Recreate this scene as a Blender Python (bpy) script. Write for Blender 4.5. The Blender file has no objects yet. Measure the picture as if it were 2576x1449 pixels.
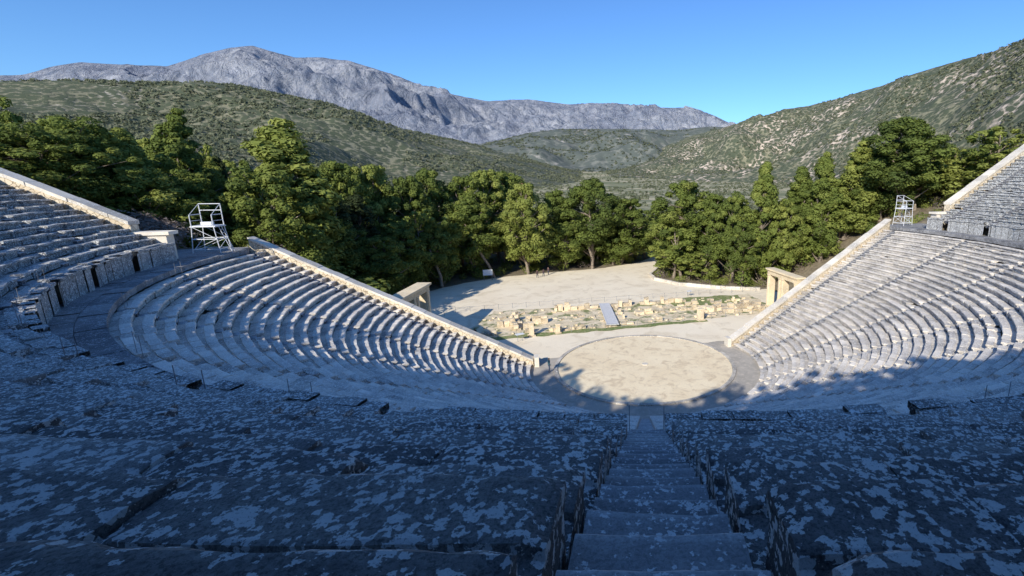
import bpy, math, numpy as np
from mathutils import Vector
import mathutils
rng=np.random.default_rng(7)
sc=bpy.context.scene
# ------------------------------------------------------------------ scene frame, fitted to image coordinates
# origin = centre of the orchestra, +Y = axis away from the seats, metres
F=480.0; X0=640.0; P=math.radians(13.0); YAW=math.radians(15.95); CH=21.2
SA=math.radians(253.5)                       # bearing of the stair the photographer sits on
CU=52.3*math.cos(SA)+.07*math.sin(SA); CV=52.3*math.sin(SA)-.07*math.cos(SA)
def pixel_ray(x,y):
    """image pixel coordinates -> (unit horizontal dir u,v , tan elevation)"""
    x=x*0.3975; y=y*0.3975
    dx=(x-X0)/F; dz=-(y-288)/F
    X=dx; Y=math.cos(P)+math.sin(P)*dz; Z=-math.sin(P)+math.cos(P)*dz
    L=math.hypot(X,Y)
    u=(math.cos(YAW)*X+math.sin(YAW)*Y)/L; v=(-math.sin(YAW)*X+math.cos(YAW)*Y)/L
    return u,v,Z/L
def sstep(a,b,x):
    t=np.clip((x-a)/(b-a),0,1); return t*t*(3-2*t)
def zw(r,th):
    a=np.degrees(np.mod(th,2*math.pi)); a=np.where(a<90,a+360,a)-270
    return .07*np.clip(r-43.2,0,30)*sstep(45,85,a)
RF=42.2; S0=15.8; RU=.409; DU=.82; SLP=RU/DU; NU=19
R0=13.0; NL=34; DL=.794; RL=.405; RT=R0+NL*DL
def vw(a): return 3.3+.19*(a-12.6)
def vul(a): return .3+.127*(a-44)
def vur(a): return 3.0+.07*(a-44)
YARD=[(-30,11.2),(-31,25),(-31,45),(-22,53),(-17,56),(-4,59),(8,61),(18,66),(26,76),(25,66),(19.5,55),(16,50),(15.6,45),(18.3,39.2),(26,33.4),(32,30.8),(55,28.5),(55,17.5),(31,11.2),(14.5,5),(-14.5,5)]
def pip(x,y,poly):
    c=False;n=len(poly)
    for i in range(n):
        x1,y1=poly[i];x2,y2=poly[(i+1)%n]
        if (y1>y)!=(y2>y) and x<(x2-x1)*(y-y1)/(y2-y1)+x1: c=not c
    return c
def blocked(x,y,mar=1.5):
    if any(pip(x+a,y+b,YARD) for a,b in((0,0),(mar,0),(-mar,0),(0,mar),(0,-mar))): return True
    if math.hypot(x,y)<62 and y<11.5: return True
    if abs(x)<32 and y<30: return True
    return False
# ------------------------------------------------------------------ noise
def _h(ix,iy,iz,s):
    n=(ix.astype(np.int64)*374761393+iy.astype(np.int64)*668265263+iz.astype(np.int64)*2147483647+s*974634777)&0xffffffff
    n=((n^(n>>13))*1274126177)&0xffffffff
    n=(n^(n>>16))&0xffffffff
    return n/4294967295.0
def vn(x,y,z=None,s=0):
    x=np.asarray(x,float); y=np.asarray(y,float)
    z=np.zeros_like(x) if z is None else np.asarray(z,float)
    ix,iy,iz=np.floor(x),np.floor(y),np.floor(z); fx,fy,fz=x-ix,y-iy,z-iz
    fx=fx*fx*(3-2*fx);fy=fy*fy*(3-2*fy);fz=fz*fz*(3-2*fz)
    r=0
    for a in (0,1):
        for b in (0,1):
            for c in (0,1):
                w=(fx if a else 1-fx)*(fy if b else 1-fy)*(fz if c else 1-fz)
                r=r+w*_h(ix+a,iy+b,iz+c,s)
    return r*2-1
def fbm(x,y,z=None,o=4,s=0,g=.5):
    t=0;a=1;n=0
    for i in range(o):
        k=2.03**i
        t=t+a*vn(x*k,y*k,None if z is None else z*k,s+i*17); n+=a; a*=g
    return t/n
# ------------------------------------------------------------------ mesh builder
class MB:
    def __init__(s): s.v=[];s.g={};s.t=[];s.n=0
    def add(s,v,faces,tint=0.5,m=0):
        v=np.asarray(v,float).reshape(-1,3)
        for f in (faces if isinstance(faces,list) else [faces]):
            f=np.asarray(f,np.int64)
            if f.size: s.g.setdefault(f.shape[1],[]).append((f+s.n,m))
        s.v.append(v); s.t.append(np.full(len(v),tint) if np.isscalar(tint) else np.asarray(tint).ravel()); s.n+=len(v)
    def build(s,name,mats,smooth=False,link=True):
        me=bpy.data.meshes.new(name)
        V=np.concatenate(s.v); me.vertices.add(len(V)); me.vertices.foreach_set('co',V.ravel())
        idx=[];tot=[];mi=[]
        for k,l in s.g.items():
            for f,m in l:
                idx.append(f.ravel()); tot.append(np.full(len(f),k)); mi.append(np.full(len(f),m))
        idx=np.concatenate(idx);tot=np.concatenate(tot);mi=np.concatenate(mi)
        me.loops.add(len(idx)); me.loops.foreach_set('vertex_index',idx.astype(np.int32))
        me.polygons.add(len(tot))
        st=np.concatenate([[0],np.cumsum(tot)[:-1]])
        me.polygons.foreach_set('loop_start',st.astype(np.int32))
        me.polygons.foreach_set('material_index',mi.astype(np.int32))
        me.polygons.foreach_set('use_smooth',np.full(len(tot),smooth))
        me.update(calc_edges=True); me.validate()
        a=me.attributes.new('tint','FLOAT','POINT'); a.data.foreach_set('value',np.concatenate(s.t).astype(np.float32))
        for m in mats: me.materials.append(m)
        if not link: return me
        o=bpy.data.objects.new(name,me); sc.collection.objects.link(o); return o
BOXF=np.array([[0,1,3,2],[4,6,7,5],[0,4,5,1],[2,3,7,6],[0,2,6,4],[1,5,7,3]])
def box(mb,c,size,rz=0,jit=0,tint=.5,m=0):
    s=np.array(size)/2
    v=np.array([[x,y,z] for x in(-1,1) for y in(-1,1) for z in(-1,1)],float)*s
    if jit: v+=rng.normal(0,jit,v.shape)
    c_,s_=math.cos(rz),math.sin(rz)
    v=np.stack([v[:,0]*c_-v[:,1]*s_,v[:,0]*s_+v[:,1]*c_,v[:,2]],1)+np.array(c)
    mb.add(v,BOXF,tint,m)
def tube(mb,p,r,n=6,tint=.5,m=0):
    p=np.asarray(p,float); r=np.broadcast_to(np.asarray(r,float),(len(p),))
    V=[]
    for i in range(len(p)):
        d=p[min(i+1,len(p)-1)]-p[max(i-1,0)]; d=d/(np.linalg.norm(d)+1e-9)
        a=np.cross(d,[0,0,1.]); 
        if np.linalg.norm(a)<.1: a=np.cross(d,[1.,0,0])
        a/=np.linalg.norm(a); b=np.cross(d,a)
        for k in range(n):
            t=2*math.pi*k/n; V.append(p[i]+r[i]*(math.cos(t)*a+math.sin(t)*b))
    f=[[i*n+k,i*n+(k+1)%n,(i+1)*n+(k+1)%n,(i+1)*n+k] for i in range(len(p)-1) for k in range(n)]
    cap=np.array([list(range(n)),list(range((len(p)-1)*n,len(p)*n))])
    mb.add(V,[np.array(f),cap],tint,m)
# ------------------------------------------------------------------ materials
def mat(name,rough=.9):
    m=bpy.data.materials.new(name); m.use_nodes=True; nt=m.node_tree; b=nt.nodes['Principled BSDF']
    b.inputs['Roughness'].default_value=rough; b.inputs['Specular IOR Level'].default_value=.15
    return m,nt,b
class N:
    def __init__(s,nt): s.nt=nt
    def new(s,t,**k):
        n=s.nt.nodes.new(t)
        for a,b in k.items(): setattr(n,a,b)
        return n
    def co(s): return s.new('ShaderNodeTexCoord').outputs['Object']
    def noise(s,vec,scale,det=4,rough=.6,dist=0):
        n=s.new('ShaderNodeTexNoise'); n.inputs['Scale'].default_value=scale; n.inputs['Detail'].default_value=det
        n.inputs['Roughness'].default_value=rough; n.inputs['Distortion'].default_value=dist
        s.nt.links.new(vec,n.inputs['Vector']); return n.outputs['Fac'],n.outputs['Color']
    def vor(s,vec,scale,feat='F1'):
        n=s.new('ShaderNodeTexVoronoi',feature=feat); n.inputs['Scale'].default_value=scale
        s.nt.links.new(vec,n.inputs['Vector']); return n
    def ramp(s,fac,a,b,lo=0,hi=1):
        n=s.new('ShaderNodeMapRange'); n.inputs[1].default_value=a;n.inputs[2].default_value=b
        n.inputs[3].default_value=lo;n.inputs[4].default_value=hi; s.nt.links.new(fac,n.inputs[0]); return n.outputs[0]
    def mix(s,f,a,b,bt='MIX'):
        n=s.new('ShaderNodeMix',data_type='RGBA',blend_type=bt)
        for i,x in ((0,f),(6,a),(7,b)):
            if isinstance(x,(int,float)): n.inputs[i].default_value=x
            elif isinstance(x,tuple): n.inputs[i].default_value=(*x,1)
            else: s.nt.links.new(x,n.inputs[i])
        return n.outputs[2]
    def math(s,op,a,b):
        n=s.new('ShaderNodeMath',operation=op)
        for i,x in ((0,a),(1,b)):
            if isinstance(x,(int,float)): n.inputs[i].default_value=x
            else: s.nt.links.new(x,n.inputs[i])
        return n.outputs[0]
    def attr(s,nm='tint'): return s.new('ShaderNodeAttribute',attribute_name=nm).outputs['Fac']
    def bump(s,h,b,st=.5,d=.02):
        n=s.new('ShaderNodeBump'); n.inputs['Strength'].default_value=st; n.inputs['Distance'].default_value=d
        s.nt.links.new(h,n.inputs['Height']); s.nt.links.new(n.outputs[0],b.inputs['Normal'])
def warp(q,co,scale,amt):
    _,c=q.noise(co,scale,3)
    n=q.new('ShaderNodeVectorMath',operation='MULTIPLY_ADD'); q.nt.links.new(c,n.inputs[0]); n.inputs[1].default_value=(amt,)*3
    q.nt.links.new(co,n.inputs[2]); return n.outputs[0]
def stone_mat(name,light,dark,flake,cov=.1,bs=.6,vs=26,dkf=.5,contr=(.92,1.32)):
    """pale limestone, dark algae speckle, white lichen flakes (cov = share of flakes)"""
    m,nt,b=mat(name); q=N(nt); co=q.co(); t=q.attr()
    n1,_=q.noise(co,1.1,5); n2,_=q.noise(co,24,7,.85); n0,_=q.noise(co,.35,3); n3,_=q.noise(co,7,7,.85)
    c=q.mix(q.ramp(q.math('ADD',q.math('MULTIPLY',n1,.4),q.math('ADD',q.math('MULTIPLY',n3,.8),n2)),contr[0],contr[1]),dark,light)
    spk,_=q.noise(co,55,4,.8)
    c=q.mix(q.math('MULTIPLY',q.ramp(spk,.50,.58),dkf),c,tuple(x*.45 for x in dark))
    w=warp(q,co,40,.05)
    v1=q.vor(w,vs); v2=q.vor(w,vs*2.1)
    sep=q.new('ShaderNodeSeparateColor'); nt.links.new(v1.outputs['Color'],sep.inputs[0])
    sep2=q.new('ShaderNodeSeparateColor'); nt.links.new(v2.outputs['Color'],sep2.inputs[0])
    msk,_=q.noise(co,3.0,5,.7)
    mk=q.math('MULTIPLY',q.math('SUBTRACT',msk,.5),.7)
    f1=q.math('GREATER_THAN',q.math('ADD',sep.outputs[0],mk),1-cov)
    f2=q.math('GREATER_THAN',q.math('ADD',sep2.outputs[0],mk),1-cov*1.4)
    fl=q.math('MAXIMUM',f1,f2)
    hole=q.ramp(spk,.56,.62,1,.35)
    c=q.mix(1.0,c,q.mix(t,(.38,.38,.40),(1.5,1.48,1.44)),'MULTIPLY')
    c=q.mix(1.0,c,q.mix(q.ramp(n0,.35,.65),(.82,.82,.84),(1.12,1.1,1.07)),'MULTIPLY')
    c=q.mix(q.math('MULTIPLY',fl,q.math('MULTIPLY',hole,.95)),c,flake)
    nt.links.new(c,b.inputs['Base Color'])
    h=q.math('ADD',q.math('ADD',n3,n2),q.math('MULTIPLY',fl,.10))
    q.bump(h,b,bs,.03); return m
M_upper=stone_mat('weathered_limestone',(.50,.495,.47),(.19,.19,.19),(.95,.95,.91),.14,1.0,17,.6,(.88,1.30))
M_lower=stone_mat('seat_limestone',(.90,.84,.74),(.55,.50,.44),(.95,.91,.83),.10,.5,16,.35)
M_stair=stone_mat('stair_limestone',(.42,.42,.42),(.25,.25,.255),(.72,.72,.70),.045,.5,24,.4)
M_coping=stone_mat('coping_limestone',(.90,.84,.72),(.74,.67,.55),(.92,.88,.80),.05,.3,12,.2)
def masonry(name,a,b_,sx=1.6):
    m,nt,b=mat(name); q=N(nt); co=q.co(); w=warp(q,co,2,.2)
    v=q.vor(w,sx); e=q.vor(w,sx,'DISTANCE_TO_EDGE')
    sep=q.new('ShaderNodeSeparateColor'); nt.links.new(v.outputs['Color'],sep.inputs[0])
    n,_=q.noise(co,6,5)
    c=q.mix(q.math('MULTIPLY',q.math('ADD',sep.outputs[0],n),.6),a,b_)
    k=q.ramp(e.outputs['Distance'],.01,.06)
    c=q.mix(k,(a[0]*.5,a[1]*.48,a[2]*.45),c); nt.links.new(c,b.inputs['Base Color'])
    q.bump(q.math('ADD',k,n),b,.6,.04); return m
M_mason=masonry('rubble_masonry',(.60,.48,.33),(.80,.70,.53),2.4)
def simple(name,col,rough=.6,metal=0,var=.15,scale=5):
    m,nt,b=mat(name,rough); q=N(nt); n,_=q.noise(q.co(),scale,4)
    d=tuple(x*(1-var*2) for x in col)
    nt.links.new(q.mix(q.ramp(n,.35,.65),d,tuple(min(1,x*(1+var)) for x in col)),b.inputs['Base Color'])
    b.inputs['Metallic'].default_value=metal; return m
def soil(name,a,b_,c_,s=.25,grass=None):
    m,nt,b=mat(name,.95); q=N(nt); co=q.co()
    n1,_=q.noise(co,s,5,.6,.6); n2,_=q.noise(co,6,5,.7); n3,_=q.noise(co,s*3.1,5,.65,1.)
    c=q.mix(q.ramp(n1,.38,.62),a,b_); c=q.mix(q.ramp(n3,.50,.64,0,.85),c,c_)
    c=q.mix(.22,c,q.mix(q.ramp(n2,.3,.7),(.65,.63,.6),(1.3,1.27,1.2)),'MULTIPLY')
    if grass:
        n4,_=q.noise(co,.5,5); c=q.mix(q.ramp(n4,.5,.6,0,.9),c,grass)
    nt.links.new(c,b.inputs['Base Color']); q.bump(n2,b,.4,.03); return m
M_orch=soil('orchestra_earth',(.97,.82,.57),(.90,.74,.50),(.72,.57,.38),.22)
M_yard=soil('pale_sand',(.98,.86,.66),(.93,.80,.60),(.78,.66,.48),.10)
M_chan=soil('channel_paving',(.50,.45,.38),(.42,.38,.32),(.60,.53,.44),.6)
M_skg=soil('skene_earth',(.78,.64,.43),(.88,.75,.54),(.52,.44,.29),.3,(.16,.20,.07))
M_grass=soil('short_grass',(.16,.22,.07),(.25,.28,.11),(.44,.39,.23),.8)
def valley_mat():
    m,nt,b=mat('valley_ground',.95); q=N(nt); co=q.co()
    n1,_=q.noise(co,.008,5,.6,.6); n2,_=q.noise(co,.05,5,.7); n3,_=q.noise(co,1.5,4)
    far=q.mix(q.ramp(n1,.40,.55),(.25,.25,.135),(.52,.45,.29)); far=q.mix(q.ramp(n2,.46,.58,0,.8),far,(.13,.15,.08))
    near=q.mix(q.ramp(n3,.35,.65),(.17,.14,.095),(.30,.245,.165))
    g=q.new('ShaderNodeVectorMath',operation='LENGTH'); nt.links.new(co,g.inputs[0])
    nt.links.new(q.mix(q.ramp(g.outputs['Value'],130,240),near,far),b.inputs['Base Color'])
    return m
M_valley=valley_mat()
def hill_mat(name,ground,rock,shrub,s=.09,big=.006,rk=.62,den=.45):
    m,nt,b=mat(name,.95); q=N(nt); co=q.co()
    w=warp(q,co,.04,14)
    v=q.vor(w,s); n,_=q.noise(co,big,6,.65,.5); n2,_=q.noise(co,s*.35,6,.75); n3,_=q.noise(co,s*3,3,.6)
    c=q.mix(q.ramp(n,.4,.62),ground,tuple(x*.68 for x in ground))
    c=q.mix(q.ramp(q.math('ADD',q.math('MULTIPLY',n,.65),q.math('MULTIPLY',n2,.45)),rk-.02,rk+.04),c,rock)
    k=q.ramp(q.math('ADD',q.math('ADD',v.outputs['Distance'],q.math('MULTIPLY',n2,-1.3)),q.math('MULTIPLY',n3,.5)),den-.55,den-.25,1,0)
    c=q.mix(k,c,shrub); nt.links.new(c,b.inputs['Base Color']); q.bump(k,b,.5,2.0); return m
M_hillA=hill_mat('scrub_hill',(.26,.245,.16),(.46,.41,.32),(.085,.10,.06),.12,.005,.61,.62)
M_hillB=hill_mat('far_scrub_hill',(.215,.22,.185),(.44,.40,.35),(.115,.13,.11),.035,.003,.60,.66)  # greyed tones: distance haze mixed into the hill's base colours
M_hillC=hill_mat('olive_hill',(.27,.255,.165),(.64,.52,.41),(.09,.105,.065),.11,.006,.565,.61)
def mount_mat():
    m,nt,b=mat('limestone_mountain',.95); q=N(nt); co=q.co()
    n1,_=q.noise(co,.0013,7,.65,.8); n2,_=q.noise(co,.006,7,.75,1.2); n3,_=q.noise(co,.025,5,.75)
    sep=q.new('ShaderNodeMapping'); nt.links.new(co,sep.inputs[0]); sep.inputs['Rotation'].default_value=(0,0,.5); sep.inputs['Scale'].default_value=(1,.25,.6)
    n4,_=q.noise(sep.outputs[0],.012,6,.7,1.5)
    c=q.mix(q.ramp(n1,.42,.60),(.30,.32,.38),(.50,.505,.535))  # bluish greys put the distance haze into the rock colour
    c=q.mix(q.ramp(n2,.46,.60,0,.8),c,(.20,.23,.30))
    c=q.mix(q.ramp(n4,.50,.62,0,.75),c,(.17,.20,.26))
    c=q.mix(q.ramp(n3,.53,.66,0,.5),c,(.62,.61,.61))
    nt.links.new(c,b.inputs['Base Color']); q.bump(q.math('ADD',q.math('ADD',n2,n4),q.math('MULTIPLY',n3,.4)),b,.9,60); return m
M_mount=mount_mat()
def leaf_mat(name,dark,mid,light,tl=.3):
    m,nt,b=mat(name,.7); q=N(nt); t=q.attr(); co=q.co()
    n,_=q.noise(co,.6,3)
    oi=q.new('ShaderNodeObjectInfo').outputs['Random']
    k=q.math('ADD',q.math('MULTIPLY',t,.6),q.math('ADD',q.math('MULTIPLY',n,.3),q.math('MULTIPLY',oi,.5)))
    c=q.mix(q.ramp(k,.2,.72),dark,mid); c=q.mix(q.ramp(k,.68,1.15),c,light)
    nt.links.new(c,b.inputs['Base Color'])
    tr=q.new('ShaderNodeBsdfTranslucent'); nt.links.new(c,tr.inputs['Color'])
    mx=q.new('ShaderNodeMixShader'); mx.inputs[0].default_value=tl
    nt.links.new(b.outputs[0],mx.inputs[1]); nt.links.new(tr.outputs[0],mx.inputs[2])
    nt.links.new(mx.outputs[0],nt.nodes['Material Output'].inputs[0]); return m
M_leaf=leaf_mat('pine_needles',(.095,.13,.035),(.185,.23,.05),(.36,.385,.095))
M_leafd=leaf_mat('cypress_needles',(.03,.045,.02),(.06,.08,.03),(.10,.125,.045))
M_olive=leaf_mat('olive_leaves',(.10,.115,.07),(.165,.18,.105),(.27,.275,.17))
M_dry=leaf_mat('bare_twigs',(.15,.12,.10),(.25,.195,.165),(.33,.27,.23))
M_bark=simple('pine_bark',(.32,.26,.20),.9,0,.25,4)
M_metal=simple('galvanised_steel',(.78,.79,.80),.45,.1,.06)
M_iron=simple('grey_iron',(.28,.29,.30),.6,.2,.1)
M_ruin=stone_mat('ruin_limestone',(.92,.79,.57),(.64,.52,.35),(.94,.86,.70),.05,.5,12,.35)
M_gate=stone_mat('gate_limestone',(.92,.79,.55),(.72,.58,.38),(.94,.86,.68),.05,.3,12,.3)
# ------------------------------------------------------------------ terrain heights
def valley(u,v):
    d=np.hypot(u-CU,v-CV); return 45*(np.clip(d-250,0,3500)/1750)**2
def ground_z(u,v):
    u=np.asarray(u,float);v=np.asarray(v,float)
    r=np.hypot(u,v); th=np.arctan2(v,u); a=np.abs(u)
    low=np.where(r<R0-.2,-.05,.2+RL/DL*(r-R0)-.75)
    upz=S0+SLP*(r-RF)-1.15+zw(r,th)
    cav=np.where(r<RT,low,np.where(r<RF+.5,13.1,upz))
    hill=23.9+.10*np.clip(r-59,0,140)
    cav=np.where(r>58.4,hill,cav)
    k=sstep(11,18,v)
    side=13.9*(sstep(33,40.5,a)*(1-k)+sstep(33,62,a)*k)+.32*np.clip(a-47,0,30)*(1-.5*k)
    fl=side*(1-sstep(16,85,v))
    fl=fl*(1-sstep(160,330,a))-.05
    uplim=np.where(u<0,vul(a),vur(a))-.9
    inside=np.where(r<RT+1.2,v<vw(a)-.9,(v<uplim))
    z=np.where(inside,cav,fl)
    z=np.where(r>61,np.where(v<uplim-12,hill,fl+(hill-fl)*(1-sstep(uplim-12,uplim+14,v))),z)
    z=z*(1-sstep(250,500,r))
    bumps=fbm(u*.08,v*.08,s=3)*.5*sstep(62,90,r)
    return z+bumps+valley(u,v)
rs=np.concatenate([np.arange(0,80,1.25),80*1.055**np.arange(0,96)])
az=np.linspace(0,2*np.pi,361)
RR,AA=np.meshgrid(rs,az,indexing='ij')
U=RR*np.cos(AA);V=RR*np.sin(AA);Z=ground_z(U,V)
def gridf(n,m):
    i=np.arange(n-1)[:,None]*m+np.arange(m-1)[None,:]
    i=i.ravel(); return np.stack([i,i+m,i+m+1,i+1],1)
mb=MB(); mb.add(np.stack([U,V,Z],-1),gridf(*U.shape)); mb.build('ground',[M_valley],True)

def sheet(name,poly,z,m,step=1.0,edge=.5):
    p=[]; n=len(poly)
    for i in range(n):
        a=np.array(poly[i],float);b=np.array(poly[(i+1)%n],float); k=max(1,int(np.linalg.norm(b-a)/step))
        for j in range(k): p.append(a+(b-a)*j/k)
    p=np.array(p); w=fbm(p[:,0]*.6,p[:,1]*.6,s=9)*edge; w2=fbm(p[:,0]*.6+50,p[:,1]*.6,s=11)*edge
    pts=[Vector((x+a,y+b,z)) for (x,y),a,b in zip(p,w,w2)]
    tr=mathutils.geometry.tessellate_polygon([pts])
    mb=MB(); mb.add(np.array([list(q) for q in pts]),np.array(tr)); return mb.build(name,[m])
sheet('dirt_yard',YARD,.03,M_yard,1.5,.5)
sheet('skene_ground',[(-22,14.6),(28,15.4),(28,28),(-17,28)],.05,M_skg,1,.9)
sheet('grass_verge',[(-18,13.6),(14,13.6),(14,14.8),(-18,14.8)],.07,M_grass,.7,.6)
sheet('grass_patch',[(12,23.5),(25,22.5),(26,27.5),(13,28.2)],.09,M_grass,.7,.9)
def ring(name,r0,r1,z0,z1,m,n=180):
    t=np.linspace(0,2*np.pi,n+1); mb=MB()
    prof=[(r0,z0-.3),(r0,z1),(r1,z1),(r1,z0-.3)] if r0>0 else [(0.001,z1),(r1,z1)]
    g=np.array([[[r*math.cos(a),r*math.sin(a),z] for a in t] for r,z in prof])
    mb.add(g,gridf(*g.shape[:2])); return mb.build(name,[m])
ring('orchestra_floor',0,9.98,0,.055,M_orch)
ring('orchestra_gutter',10.39,13.2,0,.012,M_chan)
mb=MB()
for i in range(56):
    a0=2*np.pi*i/56+.0015;a1=2*np.pi*(i+1)/56-.0015; t=np.linspace(a0,a1,4)
    zt=.15+rng.normal(0,.006)
    pr=[(9.99,-.2),(9.99,zt),(10.4,zt),(10.4,-.2)]
    g=np.array([[[r*math.cos(a),r*math.sin(a),z] for a in t] for r,z in pr]); mb.add(g,gridf(4,4),rng.uniform(.05,.35))
mb.build('orchestra_ring_kerb',[M_coping])
mb=MB(); tube(mb,[(0,0,.0),(0,0,.12)],.36,20); mb.build('altar_base_stone',[M_coping])
# ------------------------------------------------------------------ seats
PR=np.array([(.10,-.47),(.12,-.16),(.0,-.12),(.004,-.02),(.035,0),(.46,0),(.48,-.07),(.88,-.075)])
def fine_prof():
    a=[(.09,-.47),(.09,-.3),(.10,-.16),(.0,-.12),(.0,-.06),(.006,-.018),(.04,0)]
    a+=[(x,0) for x in np.linspace(.10,.44,7)]+[(.462,-.008),(.475,-.06)]+[(x,-.07) for x in np.linspace(.53,.90,6)]
    return np.array(a)
PF=fine_prof()
def dcam(r0,tm): return math.hypot(r0*math.cos(tm)-CU,r0*math.sin(tm)-CV)
def seat(mb,r0,z,ta,tb,rough):
    tm=(ta+tb)/2; d=dcam(r0,tm)
    fine=d<11
    pr=(PF if fine else PR)
    arc=(tb-ta)*r0; seg=.09 if d<5 else (.16 if fine else (.45 if d<30 else .8))
    n=max(1,int(math.ceil(arc/seg))); k=len(pr)
    th=np.linspace(ta,tb,n+1)[:,None]
    R=r0+pr[None,:,0]+0*th; Zz=z+pr[None,:,1]+0*th
    dz=rng.normal(0,.012*rough); dr=rng.normal(0,.018*rough); tl=rng.normal(0,.008*rough)
    if rng.random()<.02*rough**1.5 and d>4: dz-=rng.uniform(.05,.2); dr+=rng.uniform(-.1,.15)
    R=R+dr; Zz=Zz+dz+tl*(th-tm)*r0*1.5+zw(r0,th)
    X=R*np.cos(th);Y=R*np.sin(th)
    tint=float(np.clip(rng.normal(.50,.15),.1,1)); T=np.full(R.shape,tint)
    T=T*np.where(pr[:,1]<-.13,.55,1)[None,:]*np.where((pr[:,0]>.5)&(pr[:,1]<-.04),.85,1)[None,:]  # riser tint lowered: shade of the row gaps painted into the stone
    e=np.exp(-((pr[:,0]/.05)**2))[None,:]*(pr[:,1]>-.1)[None,:]  # front lip mask; its lighter tint is wear plus painted sky light
    if fine:
        a=fbm(X*2.2,Y*2.2,Zz*2.2,4,5); b=fbm(X*6,Y*6,Zz*6,3,8)
        Zz=Zz+(a*.026+b*.012)-e*np.clip(b+.1,0,1)*.06
        R=R+e*(np.clip(a+.05,0,1)*.12+b*.03); T=T+e*.35
        en=np.exp(-(((th-ta)*r0)/.06)**2)+np.exp(-(((tb-th)*r0)/.06)**2)
        Zz=Zz-en*(pr[:,1]>-.1)[None,:]*np.clip(b+.3,0,1)*.07
        T=T*(1-.5*np.clip(en,0,1))
    else:
        a=fbm(X*1.3,Y*1.3,Zz,2,5); b=rng.normal(0,1,R.shape)
        Zz=Zz+a*.02*rough+b*.008*rough; R=R+b[:,::-1]*.012*rough; T=T+e*.2
    X=R*np.cos(th);Y=R*np.sin(th)
    f=gridf(n+1,k); caps=np.array([list(range(k)),list(range(n*k,n*k+k))])
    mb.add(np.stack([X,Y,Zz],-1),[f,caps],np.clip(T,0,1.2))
def tread(mb,r0,z,t,hw,dep,drop=.3):
    d=dcam(r0,t); fine=d<12
    n=10 if fine else 2
    pr=np.array([(0,-drop),(.0,-.05),(.004,-.014),(.022,0)]+[(x,0) for x in (np.linspace(.06,dep,6) if fine else [dep])])
    th=np.linspace(t-hw/r0,t+hw/r0,n+1)[:,None]; R=r0+pr[None,:,0]+0*th; Zz=z+pr[None,:,1]+0*th+rng.normal(0,.006)
    X=R*np.cos(th);Y=R*np.sin(th)
    e=np.exp(-(((pr[:,0]-.01)/.04)**2))[None,:]*(pr[:,1]>-.1)[None,:]
    T=np.full(R.shape,rng.uniform(.3,.6))+e*.7  # pale nosing: worn edge plus sky light painted into the tint
    if fine:
        a=fbm(X*2.5,Y*2.5,Zz*2,4,25); Zz=Zz+a*.014; R=R+np.exp(-((pr[:,0]/.05)**2))[None,:]*(a*.07)
        c=np.cos((th-t)*r0/hw*1.4); Zz=Zz-.014*c
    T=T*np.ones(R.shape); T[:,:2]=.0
    X=R*np.cos(th);Y=R*np.sin(th); k=len(pr); Zz=Zz+zw(r0,th)
    mb.add(np.stack([X,Y,Zz],-1),[gridf(n+1,k),np.array([list(range(k)),list(range(n*k,n*k+k))])],T)
SP=math.radians(8.25)
lo=MB(); st=MB()
def row(mb,r,z,tL,tR,stairs,rough,lmin,lmax):
    hw=.41/r; gp=.011 if rough>1.2 else .007
    cuts=[tL]
    for s in stairs:
        if tL+hw*2<s<tR-hw*2: cuts+= [s-hw,s+hw]
    cuts.append(tR)
    for a,b in zip(cuts[::2],cuts[1::2]):
        x=a
        while x<b-1e-5:
            L=rng.uniform(lmin,lmax)/r
            if b-(x+L)<.5/r: L=b-x
            ja=rng.uniform(-.025,.06)/r if (x==a and rough>1.2) else 0
            jb=rng.uniform(-.025,.06)/r if (abs(x+L-b)<1e-9 and rough>1.2) else 0
            seat(mb,r,z,x+ja+gp/r*rng.uniform(.4,1.6),x+L-jb-gp/r*rng.uniform(.4,1.6),rough); x+=L
lst=[math.radians(270)+2*SP*k for k in range(-6,7)]
ust=[math.radians(270)+SP*k for k in range(-11,12)]
def solve(fn,r,off):
    a=r
    for _ in range(6): v=fn(a)-off; a=math.sqrt(max(r*r-v*v,1))
    return math.asin(v/r)
for i in range(NL):
    r=R0+DL*i; z=.38+RL*i
    q_=solve(vw,r,.5); tL=math.pi-q_; tR=2*math.pi+q_
    row(lo,r,z,tL,tR,lst,1.1,.8,1.5)
    for s in lst:
        if tL+.6/r<s<tR-.6/r:
            tread(st,r,z-.27,s,.38,.41,.35); tread(st,r+.397,z-.07,s,.38,.41,.25)
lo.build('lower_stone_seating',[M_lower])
up=MB()
for i in range(NU):
    r=RF+DU*i; z=S0+RU*i
    tL=math.pi-solve(vul,r,.5); tR=2*math.pi+solve(vur,r,.5)
    row(up,r,z,tL,tR,ust,1.8,.9,1.7)
    for s in ust:
        if tL+.6/r<s<tR-.6/r:
            tread(st,r,z-.27,s,.385,.42,.35); tread(st,r+.41,z-.07,s,.385,.42,.25)
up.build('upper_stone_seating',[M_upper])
st.build('stone_stairway',[M_stair])
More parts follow.
